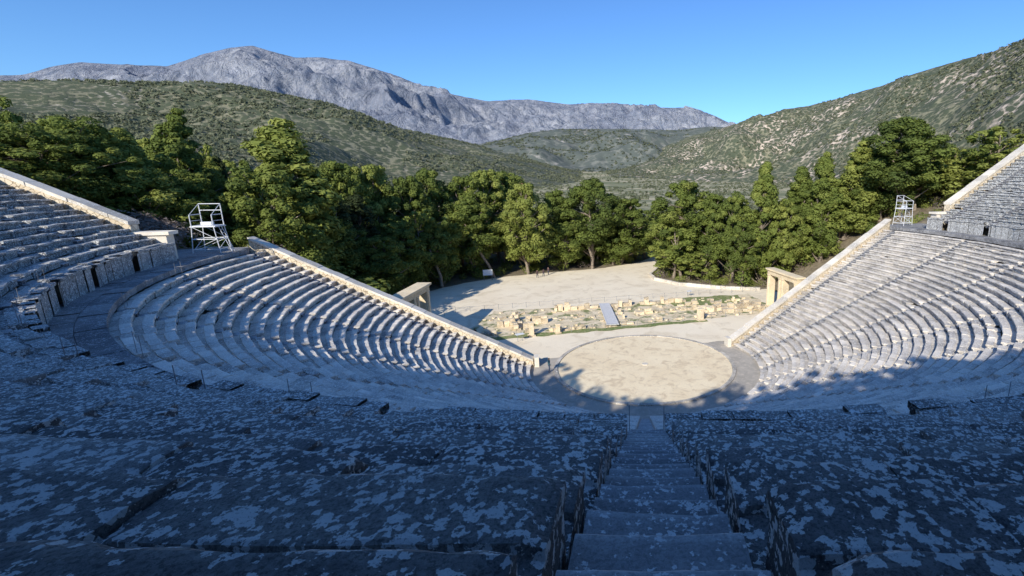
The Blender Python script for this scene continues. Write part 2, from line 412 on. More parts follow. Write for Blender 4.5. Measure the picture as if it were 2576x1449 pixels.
# diazoma walkway + slab parapet
DZ=14.2
def P3(r,q,h): return [r*math.cos(q),r*math.sin(q),h]
mb=MB()
tL=math.pi-math.radians(9);tR=2*math.pi+math.radians(9)
x=tL
while x<tR:
    L=rng.uniform(.9,1.5)/42
    for a,b in ((RT,RT+1.05),(RT+1.07,RF+.1)):
        t=np.linspace(x+.0002,x+L-.0002,3); zz=DZ+rng.normal(0,.012)
        g=np.array([[P3(r,q,h) for q in t] for r,h in [(a,zz-.4),(a,zz),(b,zz),(b,zz-.4)]]); mb.add(g,gridf(4,3),rng.uniform(.2,.6))
    x+=L
mb.build('walkway_paving',[M_stair])
mb=MB()
x=math.pi-math.asin(.0/RF); tR=2*math.pi+math.asin(2.6/RF)
hw=.4/RF; us=sorted(ust)
while x<tR:
    L=rng.uniform(.6,.95)/RF
    nxt=[s for s in us if s+hw>x+1e-4]
    if nxt:
        s=nxt[0]
        if x>=s-hw-.15/RF: x=s+hw; continue
        if x+L>s-hw: L=s-hw-x
    t=np.linspace(x+.0003,x+L-.0003,3); zz=S0-.05+rng.normal(0,.05); r0=RF-.27+rng.normal(0,.02)
    pr=[(r0+.04,13.9),(r0+.04,zz-.22),(r0-.06,zz-.16),(r0-.06,zz),(r0+.34,zz-.01)]
    g=np.array([[P3(r,q,h) for q in t] for r,h in pr]); mb.add(g,[gridf(5,3)],rng.uniform(.3,.8))
    x+=L
mb.build('walkway_parapet',[M_upper])
# ------------------------------------------------------------------ end walls
def analemma(p0,p1,zf,w,capw,cap_h,base_z):
    mb=MB(); p0=np.array(p0,float);p1=np.array(p1,float); L=np.linalg.norm(p1-p0); d=(p1-p0)/L; nrm=np.array([-d[1],d[0]])
    n=int(L/1.25)
    for i in range(n):
        a=p0+d*(L*i/n+.006); b=p0+d*(L*(i+1)/n-.006)
        za=zf(a);zb=zf(b); j=rng.normal(0,.02)
        for (ww,zt,zl,m) in ((capw,0,cap_h,0),(w,-cap_h,None,1)):
            vs=[]; off=rng.normal(0,.025) if m==0 else 0
            for s_,q,zq in ((-1,a,za),(1,b,zb)):
                if m==1: q=q+d*(.006*s_)
                for sd in (-1,1):
                    pp=q+nrm*(sd*ww/2+off)
                    vs+= [[pp[0],pp[1],(zq+zt-zl+j) if zl else base_z],[pp[0],pp[1],zq+zt+(j if m==0 else 0)]]
            mb.add(np.array(vs),BOXF,rng.uniform(.3,.7),m)
    return mb
def zlow(p): return .38+RL/DL*(float(np.hypot(*p))-R0)+.60
for sgn in(-1,1):
    w=analemma((sgn*12.4,vw(12.4)),(sgn*40.0,vw(40.0)),zlow,.8,1.05,.22,-1)
    box(w,(sgn*12.1,vw(12.1),.5),(.5,1.1,1.3),0,0,.6,0); w.build('retaining_wall',[M_coping,M_mason])
def zup(p): r=float(np.hypot(*p)); return S0+SLP*(r-RF)+.62+float(zw(np.array(r),math.atan2(p[1],p[0])))
w=analemma((-44.6,vul(44.6)),(-60,vul(60)),zup,.8,1.1,.3,10)
box(w,(-43.4,vul(43.4),15.4),(2.3,1.0,2.2),0,0,.6,0); box(w,(-43.3,vul(43.3),16.6),(2.7,1.3,.28),0,0,.7,0)
w.build('retaining_wall',[M_coping,M_mason])
w=analemma((44.6,vur(44.6)),(60,vur(60)),zup,.8,1.1,.3,10)
box(w,(43.5,vur(43.5),15.3),(2.1,1.0,2.0),0,0,.6,0); box(w,(43.4,vur(43.4),16.4),(2.5,1.25,.26),0,0,.7,0)
w.build('retaining_wall',[M_coping,M_mason])
# ------------------------------------------------------------------ gates
def gate(u,v,L,h,rz,flip=1,t=.9):
    mb=MB(); cols=[(0,.75),(L*.40,.62),(L*.52,.5),(L-.6,.6)]
    for o,wd in cols:
        y=L/2-(o+wd/2); box(mb,(0,y,(h-1.1)/2),(t,wd,h-1.1),0,.008,.6)
        box(mb,(0,y,.18),(t+.2,wd+.16,.36),0,.01,.4); box(mb,(0,y,h-1.18),(t+.14,wd+.12,.15),0,0,.7)
        box(mb,(-flip*(t/2+.05),y,(h-1.3)/2+.1),(.1,wd*.6,h-1.7),0,0,.75)
    box(mb,(0,0,h-.83),(t+.06,L+.1,.55),0,.008,.55); box(mb,(0,0,h-.45),(t+.2,L+.3,.2),0,0,.7)
    box(mb,(0,0,h-.22),(t+.6,L+.6,.25),0,.015,.7)
    box(mb,(0,L/2-L*.46,h-1.4),(t*.8,L*.1,.3),0,0,.5)
    o=mb.build('stone_gate',[M_gate]); o.location=(u,v,0); o.rotation_euler=(0,0,rz)
gate(27.4,15.0,8.2,6.7,0,1,1.0); gate(-26.8,15.6,8.4,7.2,math.radians(-14),-1,1.3)
# ------------------------------------------------------------------ skene ruins
mb=MB(); OU,OV=-4.6,1.7
def run(u0,v0,u1,v1,h,wd=.7,gap=.25,lay=1):
    u0+=OU;u1+=OU;v0+=OV;v1+=OV
    L=math.hypot(u1-u0,v1-v0); a=math.atan2(v1-v0,u1-u0); x=0
    while x<L:
        l=rng.uniform(.5,1.5)
        if rng.random()>gap:
            hh=h*rng.uniform(.45,1.2); uu=u0+math.cos(a)*(x+l/2)+rng.normal(0,.09); vv=v0+math.sin(a)*(x+l/2)+rng.normal(0,.09)
            box(mb,(uu,vv,hh/2),(l*.94,wd*rng.uniform(.7,1.15),hh),a+rng.normal(0,.07),.045,rng.uniform(.15,.8))
            if rng.random()<.3*lay: box(mb,(uu+rng.normal(0,.1),vv,hh+.2),(l*.7,wd*.8,.4),a+rng.normal(0,.15),.04,rng.uniform(.3,.8))
        x+=l
run(-14.5,14.2,3,13.6,.55); run(5.5,14,20,14.6,.35,.6,.45); run(-14.5,14.8,-7,15.6,.4,.6,.45)
run(-3,24.2,3.8,24.3,1.0,.8,.12); run(6.2,24.4,19,24,.9,.8,.15); run(-13,20.5,-8,24,.4,.6,.6)
run(-9.5,15.5,-9,20.5,.9,.8,.1); run(-7.8,15.5,-7.5,20,.8,.8,.1); run(-12,17.8,-5,18.2,.9,.8,.15)
run(2.3,15,2.6,23,.3,.5,.4); run(6.8,15.5,6.8,24,.35,.5,.4)
run(-8,19.8,1.5,19.9,.25,.5,.6); run(9,18.5,29,19.5,.4,.6,.4); run(14,21.5,29,22,.4,.6,.45)
run(19,17,30,18,.8,.9,.1); run(20,15.5,30,16,.6,.7,.2); run(29,15,29.5,22,.6,.7,.2); run(23,18,24,23,.5,.6,.3)
for _ in range(170):
    uu=rng.uniform(-20,27);vv=rng.uniform(15.5,27); s=rng.uniform(.10,.42)
    box(mb,(uu,vv,s*.3),(s*1.4,s,s*.7),rng.uniform(0,3),.05,rng.uniform(.2,.8))
mb.build('stone_ruins',[M_ruin])
mb=MB(); a=math.atan2(12,1.2); c0=(.2,20.9); box(mb,(c0[0],c0[1],.42),(12.2,1.8,.10),a,0,.5)
for k in (-.8,.8):
    tube(mb,[(c0[0]-math.cos(a)*6-math.sin(a)*k,c0[1]-math.sin(a)*6+math.cos(a)*k,.5),(c0[0]+math.cos(a)*6-math.sin(a)*k,c0[1]+math.sin(a)*6+math.cos(a)*k,.5)],.03)
for o in np.linspace(-5.6,5.6,6): box(mb,(c0[0]+math.cos(a)*o,c0[1]+math.sin(a)*o,.2),(.12,1.2,.33),a)
mb.build('walkway_ramp',[simple('grey_boards',(.68,.67,.66),.8,0,.06)])
def pedestal(u,v,h,w=.6):
    mb=MB(); box(mb,(u,v,.12),(w*1.5,w*1.5,.24),.2,.01,.5); box(mb,(u,v,h/2+.1),(w,w*.8,h-.2),.2,.02,.7); box(mb,(u,v,h+.03),(w*1.2,w,.16),.2,.01,.7)
    mb.build('stone_pedestal',[M_ruin])
pedestal(-12,14.0,1.9); pedestal(13.1,14.6,1.8,.8); pedestal(-8.4,14.2,1.3,.5)
M_white=simple('white_panel',(.82,.83,.83),.4,0,.03)
def lectern(u,v,rz=0,w=.9):
    mb=MB()
    for k in (-.3,.3): tube(mb,[(u+k*math.cos(rz),v+k*math.sin(rz),0),(u+k*math.cos(rz),v+k*math.sin(rz),.95)],.03)
    box(mb,(u,v,1.05),(w,.65,.05),rz,0,.5,1); mb.build('information_lectern',[M_iron,M_white])
lectern(-13.6,12.2,.3,1.1); lectern(17,29,.2); lectern(-28,30,.4)
u_,v_,_=pixel_ray(1228,700); px,py=CU+u_*104,CV+v_*104
mb=MB()
for k in (-.8,.8): tube(mb,[(px+k,py,0),(px+k,py,2.3)],.05)
box(mb,(px,py-.07,1.7),(1.9,.06,1.2),0,0,.5,1); mb.build('notice_board',[M_iron,M_white])
mb=MB()
def ropes(pts,step=2.2,h=.9):
    P_=[]
    for a,b in zip(pts[:-1],pts[1:]):
        n=max(1,int(math.hypot(b[0]-a[0],b[1]-a[1])/step))
        for i in range(n): P_.append((a[0]+(b[0]-a[0])*i/n,a[1]+(b[1]-a[1])*i/n))
    P_.append(pts[-1])
    for p in P_: tube(mb,[(p[0],p[1],0),(p[0],p[1],h)],.03,5)
    for a,b in zip(P_[:-1],P_[1:]):
        tube(mb,[(a[0],a[1],h-.05),((a[0]+b[0])/2,(a[1]+b[1])/2,h-.2),(b[0],b[1],h-.05)],.014,4)
ropes([(-19,14.6),(-4,14.2),(15,14.8),(25,16)]); ropes([(-29,22),(-23,29.5),(28,29.6),(38,27)])
mb.build('rope_barrier',[M_iron])
mb=MB(); K=[(21,58),(18.3,53.5),(15.8,49),(15.4,44.5),(18.5,38.5),(26,32.7),(32,30)]
for a,b in zip(K[:-1],K[1:]):
    L=math.hypot(b[0]-a[0],b[1]-a[1]); n=int(L/.9)
    for i in range(n):
        t=(i+.5)/n; box(mb,(a[0]+(b[0]-a[0])*t,a[1]+(b[1]-a[1])*t,.28),(L/n*.97,.5,.56+rng.normal(0,.03)),math.atan2(b[1]-a[1],b[0]-a[0]),.02,rng.uniform(.2,.6))
mb.build('low_stone_wall',[M_coping])
mb=MB()
for s in lst:
    for sd in (-1,1):
        t=s+sd*.5/(RT-.4); tube(mb,[P3(RT-.4,t,13.8),P3(RT-.4,t,14.8)],.012,5)
for s in ust[3:8]:
    for sd in (-1,1):
        t=s+sd*.55/(RF+.2); tube(mb,[P3(RF+.2,t,S0-.3),P3(RF+.2,t,S0+.55)],.012,5)
mb.build('iron_stair_posts',[M_iron])
# ------------------------------------------------------------------ scaffold towers
def tower(u,v,z,rz,h=3.9):
    mb=MB(); c,s=math.cos(rz),math.sin(rz)
    def T(x,y,zz): return (u+x*c-y*s,v+x*s+y*c,z+zz)
    def bar(a,b,r=.04): tube(mb,[T(*a),T(*b)],r,6)
    W,D=1.0,.75; pz=2.45
    for x in(-1,1):
        for y in(-1,1): bar((x*W*1.15,y*D*1.1,0),(x*W*.9,y*D,pz)); bar((x*W*.9,y*D,pz),(x*W*.9,y*D,pz+1.1 if y<0 else h))
    for zz in (.35,1.3,pz):
        for y in(-1,1): bar((-W*1.05,y*D,zz),(W*1.05,y*D,zz))
        for x in(-1,1): bar((x*W,-D,zz),(x*W,D,zz))
    for y in(-1,1):
        bar((-W*1.1,y*D,.35),(W,y*D,1.3),.022); bar((W,y*D,1.3),(-W*.9,y*D,pz),.022)
    for x in(-1,1): bar((x*W,-D,.35),(x*W,D,1.3),.022)
    bar((-W*.9,D,h),(W*.9,D,h)); bar((-W*.9,D,h-.6),(W*.9,D,h-.6)); 
    for x in(-1,1): bar((x*W*.9,-D,pz+1.1),(x*W*.9,D,pz+1.1)); bar((x*W*.9,-D,pz+.55),(x*W*.9,D,pz+.55),.022); bar((x*W*.9,-D,pz+1.1),(x*W*.9,D,h),.022)
    vs=[T(x,y,zz) for x in(-W,W) for y in(-D,D) for zz in(pz+.04,pz+.10)]; mb.add(np.array(vs),BOXF)
    for k in(-.2,.2): bar((W*1.75,k,0),(W*.95,k,pz+.1),.025)
    for i in range(1,8):
        q=i/8; bar((W*(1.75-.8*q),-.2,pz*q),(W*(1.75-.8*q),.2,pz*q),.018)
    vs=[T(x,y,zz) for x in(-.45,.45) for y in(-.2,.2) for zz in(pz+.12,pz+.42)]; mb.add(np.array(vs),BOXF)
    mb.build('scaffold_tower',[M_metal])
tower(-41.6,4.7,DZ+.05,-.1,4.5); tower(42.2,8.0,DZ+.05,.3,4.3)
mb=MB(); box(mb,(-44.2,4.6,13.5),(8.2,7.2,1.34),0,.02,.5); mb.build('walkway_landing',[M_stair])
mb=MB(); box(mb,(44.2,7.0,13.5),(8.0,6.4,1.34),0,.02,.5); mb.build('walkway_landing',[M_stair])
# ------------------------------------------------------------------ hills and mountain
def hill(name,sk,m,d0f,na=260,nt=110,p=1.25,amp=.05,wl=300,over=1.45,ridged=False,sid=1):
    az=[];te=[];DD=[]
    for x,y,D in sk:
        u,v,t=pixel_ray(x,y); az.append(math.atan2(u,v)); te.append(t); DD.append(D)
    A=np.linspace(az[0],az[-1],na); TE=np.interp(A,az,te); D=np.interp(A,az,DD)
    k=np.array([.25,.5,.25]); TE=np.convolve(np.pad(TE,1,'edge'),k,'valid')
    T=np.linspace(0,over,nt)
    AA,TT=np.meshgrid(A,T,indexing='xy'); D=D[None,:]+0*TT; TEg=TE[None,:]+0*TT
    d=D*(d0f+(1-d0f)*TT)
    U=CU+np.sin(AA)*d; V=CV+np.cos(AA)*d
    UR_=CU+np.sin(AA)*D; VR_=CV+np.cos(AA)*D
    zr=CH+D*TEg
    base=valley(U,V)-4
    tt=np.where(TT<1,TT**p,1-((TT-1)/(over-1))**1.4*.75)
    hgt=(zr-valley(UR_,VR_)+4)
    Zz=base+hgt*tt
    env=np.clip(TT*3,0,1)*np.clip(hgt/150,0,1.5)
    near=np.clip(np.abs(1-TT)*4,0,1)
    if ridged:
        n=1-np.abs(fbm(U/wl+4,V/wl,o=6,s=sid,g=.55))*2.4
        n2=fbm(U/(wl*.3),V/(wl*.3),o=5,s=sid+5,g=.6)
        Zz=Zz+(n-.75)*amp*D*env*(.05+.95*near)*.6+n2*amp*D*.20*env*(.14+.86*near)
    else:
        n=fbm(U/wl,V/wl,o=5,s=sid)
        Zz=Zz+n*amp*D*env*(.08+.92*near)*.7
    mb=MB(); G=np.stack([U,V,Zz],-1); mb.add(G,gridf(nt,na)); mb.build(name,[m],True); return G
GM=hill('mountain',[(-900,230,6000),(-300,205,5600),(0,187,5400),(60,187,5400),(130,168,5400),(200,155,5400),(330,165,5300),(420,170,5200),(520,135,5000),(590,118,5000),(635,112,5000),(680,127,5000),(740,145,5000),(810,144,5000),(880,152,5000),(960,180,5100),(1050,212,5200),(1140,236,5300),(1230,252,5400),(1330,247,5500),(1420,260,5500),(1560,262,5600),(1640,271,5700),(1700,272,5700),(1745,270,5700),(1800,292,5800),(1840,312,5900),(1950,345,6000),(2100,380,6000)],M_mount,.5,800,260,1.0,.045,1000,1.3,True,3)
GA=hill('hill',[(-1200,190,1000),(-500,195,1100),(0,206,1200),(150,203,1200),(300,207,1200),(450,215,1250),(600,224,1300),(700,240,1300),(800,262,1350),(900,291,1400),(1000,322,1500),(1100,345,1600),(1200,364,1700),(1300,392,1750),(1400,420,1800),(1520,450,1800)],M_hillA,.42,460,130,1.05,.06,260,1.5,False,5)
GB=hill('hill',[(850,420,2600),(1000,400,2600),(1150,375,2700),(1230,358,2800),(1330,336,2900),(1400,325,3000),(1550,324,3000),(1700,328,3000),(1800,320,2900),(1900,317,2800),(2050,340,2800),(2200,400,2800)],M_hillB,.6,300,110,1.0,.04,300,1.4,False,8)
GC=hill('hill',[(1450,445,2100),(1560,415,2300),(1650,385,2500),(1740,350,2500),(1830,314,2400),(1950,290,2200),(2050,265,2000),(2100,249,1900),(2200,220,1700),(2300,186,1500),(2400,158,1350),(2500,125,1200),(2576,98,1100),(2750,40,950),(3200,-60,850),(3800,-100,850)],M_hillC,.45,380,150,1.15,.06,240,1.5,False,12)
# ------------------------------------------------------------------ foliage primitives
def tris(cen,nrm,size,r):
    n=len(cen); a=np.cross(nrm,r.normal(size=(n,3))); a/=np.linalg.norm(a,axis=1)[:,None]+1e-9
    b=np.cross(nrm,a); b/=np.linalg.norm(b,axis=1)[:,None]+1e-9
    s=(size*r.uniform(.6,1.3,n))[:,None]
    return np.stack([cen+a*s,cen-a*s*.5+b*s*.75,cen-a*s*.5-b*s*.75],1).reshape(-1,3)
def clump(c,rad,n,size,r,flat=.75):
    d=r.normal(size=(n,3)); d[:,2]+=.25; d/=np.linalg.norm(d,axis=1)[:,None]
    q=r.uniform(.45,1,n)**.4*(1+.30*vn(d[:,0]*2.6+c[0]*9,d[:,1]*2.6+c[1]*9,d[:,2]*2.6+c[2]*9))
    p=c+d*(rad*q)[:,None]*np.array([1,1,flat])
    nr=d+np.array([0,0,.25])+r.normal(0,.35,d.shape); nr/=np.linalg.norm(nr,axis=1)[:,None]
    return tris(p,nr,np.full(n,size),r)
def pine_arrays(seed,style,ncl,nleaf,leaf):
    """unit tree: height 1"""
    r=np.random.default_rng(seed); mb=MB()
    cb={'round':.16+.20*r.random(),'cone':.10,'broad':.22}[style]; RM={'round':.24,'cone':.17,'broad':.38}[style]
    lean=r.normal(0,.03,2)
    tr=[np.array([lean[0]*t+.02*math.sin(5*t+seed),lean[1]*t+.02*math.cos(4*t+seed),t]) for t in np.linspace(0,.93,9)]
    tube(mb,tr,np.linspace(.022,.004,9),7,.5,1)
    for i in range(ncl):
        t=(i+.5)/ncl; t=min(.99,max(0,t+r.normal(0,.03))); lob=1+.6*vn(np.array([t*5.]),np.array([i*2.4%6.28]),s=seed)[0]
        if style=='cone': R=RM*(1-t)**.7*lob+.015
        elif style=='round': R=RM*math.sin(math.pi*min(1,(.16+.80*t)))**.6*lob
        else: R=RM*math.sin(math.pi*(.25+.70*t))**.6*lob
        rr=R*r.uniform(.55,1.05)**.6 if r.random()<.8 else R*r.uniform(0,.5); a=i*2.4+r.normal(0,.5)
        z=cb+(.95-cb)*t
        c=np.array([rr*math.cos(a)+lean[0]*z,rr*math.sin(a)+lean[1]*z,z+r.normal(0,.015)])
        cr=(.045+.052*r.random())*(1.2 if style=='broad' else 1)*(1-.40*t)*(.85 if style=='cone' else 1)
        V=clump(c,cr,nleaf,leaf,r,.85)
        mb.add(V,np.arange(len(V)).reshape(-1,3),float(np.clip(r.normal(.5,.22),0,1)),0)
        if i%2==0 and ncl>30:
            k=tr[min(8,int(max(0,z-.10)/.116))]
            tube(mb,[k,(k+c)/2+np.array([0,0,-.01]),c],[.007,.005,.002],4,.5,1)
    return mb
NV={}
for st_,seeds in (('round',(1,2,3,4,5,6,7,8)),('cone',(11,12,13)),('broad',(21,22))):
    NV[st_]=[pine_arrays(s,st_,120,230,.0115).build('pine_crown_%s'%st_,[M_leaf,M_bark],False,False) for s in seeds]
cyp=pine_arrays(31,'cone',90,190,.011).build('cypress_crown',[M_leafd,M_bark],False,False)
def tree(x,ytop,dist,wpx,style='round',nm='pine_tree',me=None):
    u,v,t=pixel_ray(x,ytop)
    while blocked(CU+u*dist,CV+v*dist): dist+=1.5
    U_=CU+u*dist; V_=CV+v*dist; top=CH+dist*t; g=float(ground_z(U_,V_))-.2
    h=max(4,top-g); me=me or NV[style][int(rng.integers(len(NV[style])))]
    o=bpy.data.objects.new(nm,me); sc.collection.objects.link(o); o.location=(U_,V_,g)
    nat={'round':.62,'cone':.44,'broad':.92}[style]
    wm=wpx*.3975/F*dist*.98; sxy=wm/nat
    o.scale=(sxy,sxy*rng.uniform(.9,1.1),h*1.03); o.rotation_euler=(0,0,rng.uniform(0,6.28)); return o
TL=[ # image x, image y of top, dist, image width, style
(60,322,76,210,'broad'),(160,305,80,210,'broad'),(255,345,80,150,'round'),(20,400,74,170,'round'),(-80,330,78,260,'broad'),
(310,330,84,115,'cone'),(395,285,92,130,'cone'),(455,365,90,120,'round'),(540,405,97,80,'cone'),(350,420,76,170,'round'),(470,440,80,140,'round'),
(675,316,80,270,'cone'),(650,440,76,200,'round'),(740,470,84,160,'round'),(600,500,80,150,'round'),
(810,412,100,150,'round'),(880,420,108,130,'round'),(860,560,88,150,'round'),(940,415,112,150,'round'),(930,600,88,150,'round'),(1010,445,110,140,'round'),
(1000,560,97,150,'round'),(1075,430,116,140,'round'),(1140,442,120,140,'round'),(1210,428,122,150,'round'),(1095,545,102,120,'round'),(1180,500,110,160,'round'),
(1310,460,106,160,'round'),(1400,480,116,130,'round'),(1260,432,130,130,'round'),(1480,452,112,175,'round'),(1560,498,116,150,'round'),(1415,560,110,120,'round'),
(1545,560,114,130,'round'),(1620,575,118,110,'round'),(1720,460,106,200,'round'),(1680,530,108,120,'round'),(1790,492,104,130,'round'),(1850,495,100,120,'round'),
(1930,416,98,120,'cone'),(2010,426,104,130,'cone'),(2080,395,98,125,'cone'),(2150,370,102,130,'cone'),(2180,430,96,120,'round'),
(2300,296,102,215,'round'),(2235,380,106,130,'round'),(2370,370,112,120,'round'),(2440,390,124,120,'round'),(2530,380,130,140,'round'),(2120,485,94,110,'round'),(1980,510,94,110,'round'),(1870,560,92,110,'round'),(1600,525,126,110,'round'),
]
for t in TL: tree(*t)
tree(545,392,99,50,'cone','cypress_tree',cyp); tree(835,500,92,120,'cone','cypress_tree',cyp); tree(895,490,96,120,'cone','cypress_tree',cyp)
mb=MB()
def trunk(x,y0,x1,y1,d):
    a=pixel_ray(x,y0)
    while blocked(CU+a[0]*d,CV+a[1]*d,.3): d+=.5
    b=pixel_ray(x1,y1); A=np.array([CU+a[0]*d,CV+a[1]*d,-.1]); B=np.array([CU+b[0]*d,CV+b[1]*d,CH+b[2]*d])
    m1=A*.6+B*.4+np.array([.5,0,-.3]); tube(mb,[A,m1,B,B+(B-A)*.15],[.34,.28,.22,.14],8)
trunk(1245,705,1190,610,98); trunk(1110,700,1085,640,95); trunk(1490,675,1478,610,104); trunk(1330,700,1305,620,99); trunk(1860,655,1870,590,98)
mb.build('pine_trunks',[M_bark])
LOW=[pine_arrays(100+i,s,34,80,.022) for i,s in enumerate(('round','round','cone','broad'))]
def lowtree(mb,x,y,z,h,w):
    L=LOW[int(rng.integers(len(LOW)))]; V=np.concatenate(L.v); T=np.concatenate(L.t); a=rng.uniform(0,6.28); c,s=math.cos(a),math.sin(a)
    V=np.stack([(V[:,0]*c-V[:,1]*s)*w/.5,(V[:,0]*s+V[:,1]*c)*w/.5,V[:,2]*h],1)+np.array([x,y,z])
    base=mb.n; 
    for k,l in L.g.items():
        for f,m in l: mb.g.setdefault(k,[]).append((f+base,m))
    mb.v.append(V); mb.t.append(np.clip(T+rng.normal(0.1,.25),0,1.3)); mb.n+=len(V)
mb=MB(); cnt=0; tries=0
while cnt<380 and tries<20000:
    tries+=1
    x=rng.uniform(-150,2750); d=rng.uniform(100,235) if rng.random()<.55 else rng.uniform(100,150)
    u,v,_=pixel_ray(x,430); U_=CU+u*d;V_=CV+v*d
    if x>1350 and d>150: continue
    if blocked(U_,V_,4): continue
    g=float(ground_z(U_,V_)); lowtree(mb,U_,V_,g-.3,rng.uniform(9,17)-(4 if x>1300 else 0),rng.uniform(5.5,9)); cnt+=1
mb.build('pine_forest',[M_leaf,M_bark])
mb=MB()
for deg in np.arange(199,330,1.5):
    for rr in (62,65.5,70,76):
        a=math.radians(deg+rng.normal(0,.5)); R_=rr+rng.normal(0,.6)
        top=np.interp(deg,[198,204,210,216,222,226,232,238,246,256,264,275,300,330],[25,28,29.5,30,30,30.3,29.6,30,32,33.5,33.2,34,31,29])+ (rr-62)*.3
        U_=R_*math.cos(a);V_=R_*math.sin(a); g=float(ground_z(U_,V_))-.3
        if deg<224 and rng.random()<.68: continue
        h=top+rng.normal(0,.8)-g
        if h<1.2: continue
        lowtree(mb,U_,V_,g-h*.12,h*1.1,max(3.0,min(7,h*.7))*(.6 if deg<222 else 1))
mb.build('hillside_pine_forest',[M_leaf,M_bark])
def bushes(name,L,m,n,size):
    mb=MB()
    for x,y,z,r in L:
        V=clump(np.array([x,y,z+r*.45]),r,n,size*r,rng,.8); mb.add(V,np.arange(len(V)).reshape(-1,3),float(np.clip(rng.normal(.5,.22),0,1)))
    mb.build(name,[m])
L=[];L2=[]
for _ in range(900):
    U_=rng.uniform(14,80);V_=rng.uniform(11,80)
    if blocked(U_,V_,1.5): continue
    (L if rng.random()<.62 else L2).append((U_,V_,float(ground_z(U_,V_)),rng.uniform(.5,1.9)))
for _ in range(380):
    U_=rng.uniform(-75,-31);V_=rng.uniform(11,70)
    if blocked(U_,V_,1.5): continue
    (L if rng.random()<.7 else L2).append((U_,V_,float(ground_z(U_,V_)),rng.uniform(.8,2.4)))
for _ in range(200):
    U_=rng.uniform(-34,16); V_=rng.uniform(52,80)
    if blocked(U_,V_,1): continue
    (L if rng.random()<.7 else L2).append((U_,V_,0,rng.uniform(.6,1.8)))
for x,y,d in ((350,540,70),(390,560,70),(320,530,70),(420,580,68)):
    u,v,_t=pixel_ray(x,y)
    for _ in range(4): 
        U_,V_=CU+u*d+rng.normal(0,1.2),CV+v*d+rng.normal(0,1.2); L2.append((U_,V_,float(ground_z(U_,V_))+.6,1.8))
bushes('shrubs',L,M_leaf,240,.11); bushes('bare_shrubs',L2,M_dry,220,.09)
def scatter(name,pts,n,m,rmin,rmax,leaf=.42):
    K=len(pts); rad=rng.uniform(rmin,rmax,K); d=rng.normal(size=(K,n,3)); d/=np.linalg.norm(d,axis=2)[:,:,None]
    d[:,:,2]=np.abs(d[:,:,2])*.95
    p=pts[:,None,:]+d*(rad[:,None]*rng.uniform(.6,1,(K,n)))[:,:,None]
    nr=d+rng.normal(0,.4,d.shape); nr=nr.reshape(-1,3); nr/=np.linalg.norm(nr,axis=1)[:,None]
    V=tris(p.reshape(-1,3),nr,np.repeat(rad*leaf,n),rng); tt=np.repeat(np.clip(rng.normal(.5,.25,K),0,1),n*3)
    mb=MB(); mb.add(V,np.arange(len(V)).reshape(-1,3),tt); mb.build(name,[m])
K=16000; x=rng.uniform(-100,2700,K); d=150+1600*rng.random(K)**1.2
pts=[]
for a,b in zip(x,d):
    u,v,_t=pixel_ray(a,430); pts.append((CU+u*b,CV+v*b))
pts=np.array(pts); cl=fbm(pts[:,0]/60,pts[:,1]/60,s=77); keep=(cl>-.10)&~((np.abs(pts[:,0])<42)&(pts[:,1]<80)); pts=pts[keep]
z=ground_z(pts[:,0],pts[:,1]); scatter('olive_grove',np.column_stack([pts,z]),28,M_olive,1.5,3.1)
def onhill(G,K,tmax=1.0,thr=-.12):
    nt,na=G.shape[:2]; i=rng.uniform(0,1,K)**.8*(nt-2)*tmax; j=rng.uniform(0,na-2,K); i0=i.astype(int);j0=j.astype(int);fi=(i-i0)[:,None];fj=(j-j0)[:,None]
    p=(G[i0,j0]*(1-fi)*(1-fj)+G[i0+1,j0]*fi*(1-fj)+G[i0,j0+1]*(1-fi)*fj+G[i0+1,j0+1]*fi*fj)
    return p[fbm(p[:,0]/100,p[:,1]/100,s=31)>thr]
scatter('hill_scrub',np.concatenate([onhill(GA,15000,.7)]),14,M_olive,1.8,4.6,.5)
scatter('hill_olive_trees',np.concatenate([onhill(GC,16000,.7,-.10)]),14,M_olive,1.8,4.4,.5)
scatter('far_hill_scrub',np.concatenate([onhill(GB,8000,.7,-.1)]),10,M_olive,4,8,.5)
# farmhouses at the edge of the valley
M_wallp=simple('cream_render',(.75,.70,.58),.9,0,.05); M_roof=simple('clay_tiles',(.50,.24,.14),.9,0,.15)
def farmhouse(x,y,d,w,rz):
    u,v,_t=pixel_ray(x,y); U_,V_=CU+u*d,CV+v*d; g=float(ground_z(U_,V_)); mb=MB(); D=w*.6
    box(mb,(0,0,2.2),(w,D,6.4),0,0,.5,0)
    vs=[(-w/2-.4,-D/2-.4,5.4),(w/2+.4,-D/2-.4,5.4),(w/2+.4,D/2+.4,5.4),(-w/2-.4,D/2+.4,5.4),(-w/2-.4,0,7.6),(w/2+.4,0,7.6)]
    mb.add(np.array(vs),[np.array([[0,1,5,4],[2,3,4,5],[0,3,2,1]]),np.array([[0,4,3],[1,2,5]])],.5,1)
    for k in (-.3,0,.3): box(mb,(w*k,-D/2-.02,3.2),(1.1,.1,1.3),0,0,.5,2)
    box(mb,(w*.15,-D/2-.02,1.1),(1.1,.1,2.1),0,0,.5,2)
    o=mb.build('farmhouse',[M_wallp,M_roof,M_iron]); o.location=(U_,V_,g); o.rotation_euler=(0,0,rz)
farmhouse(1195,402,760,14,.3); farmhouse(1305,398,820,12,-.2)
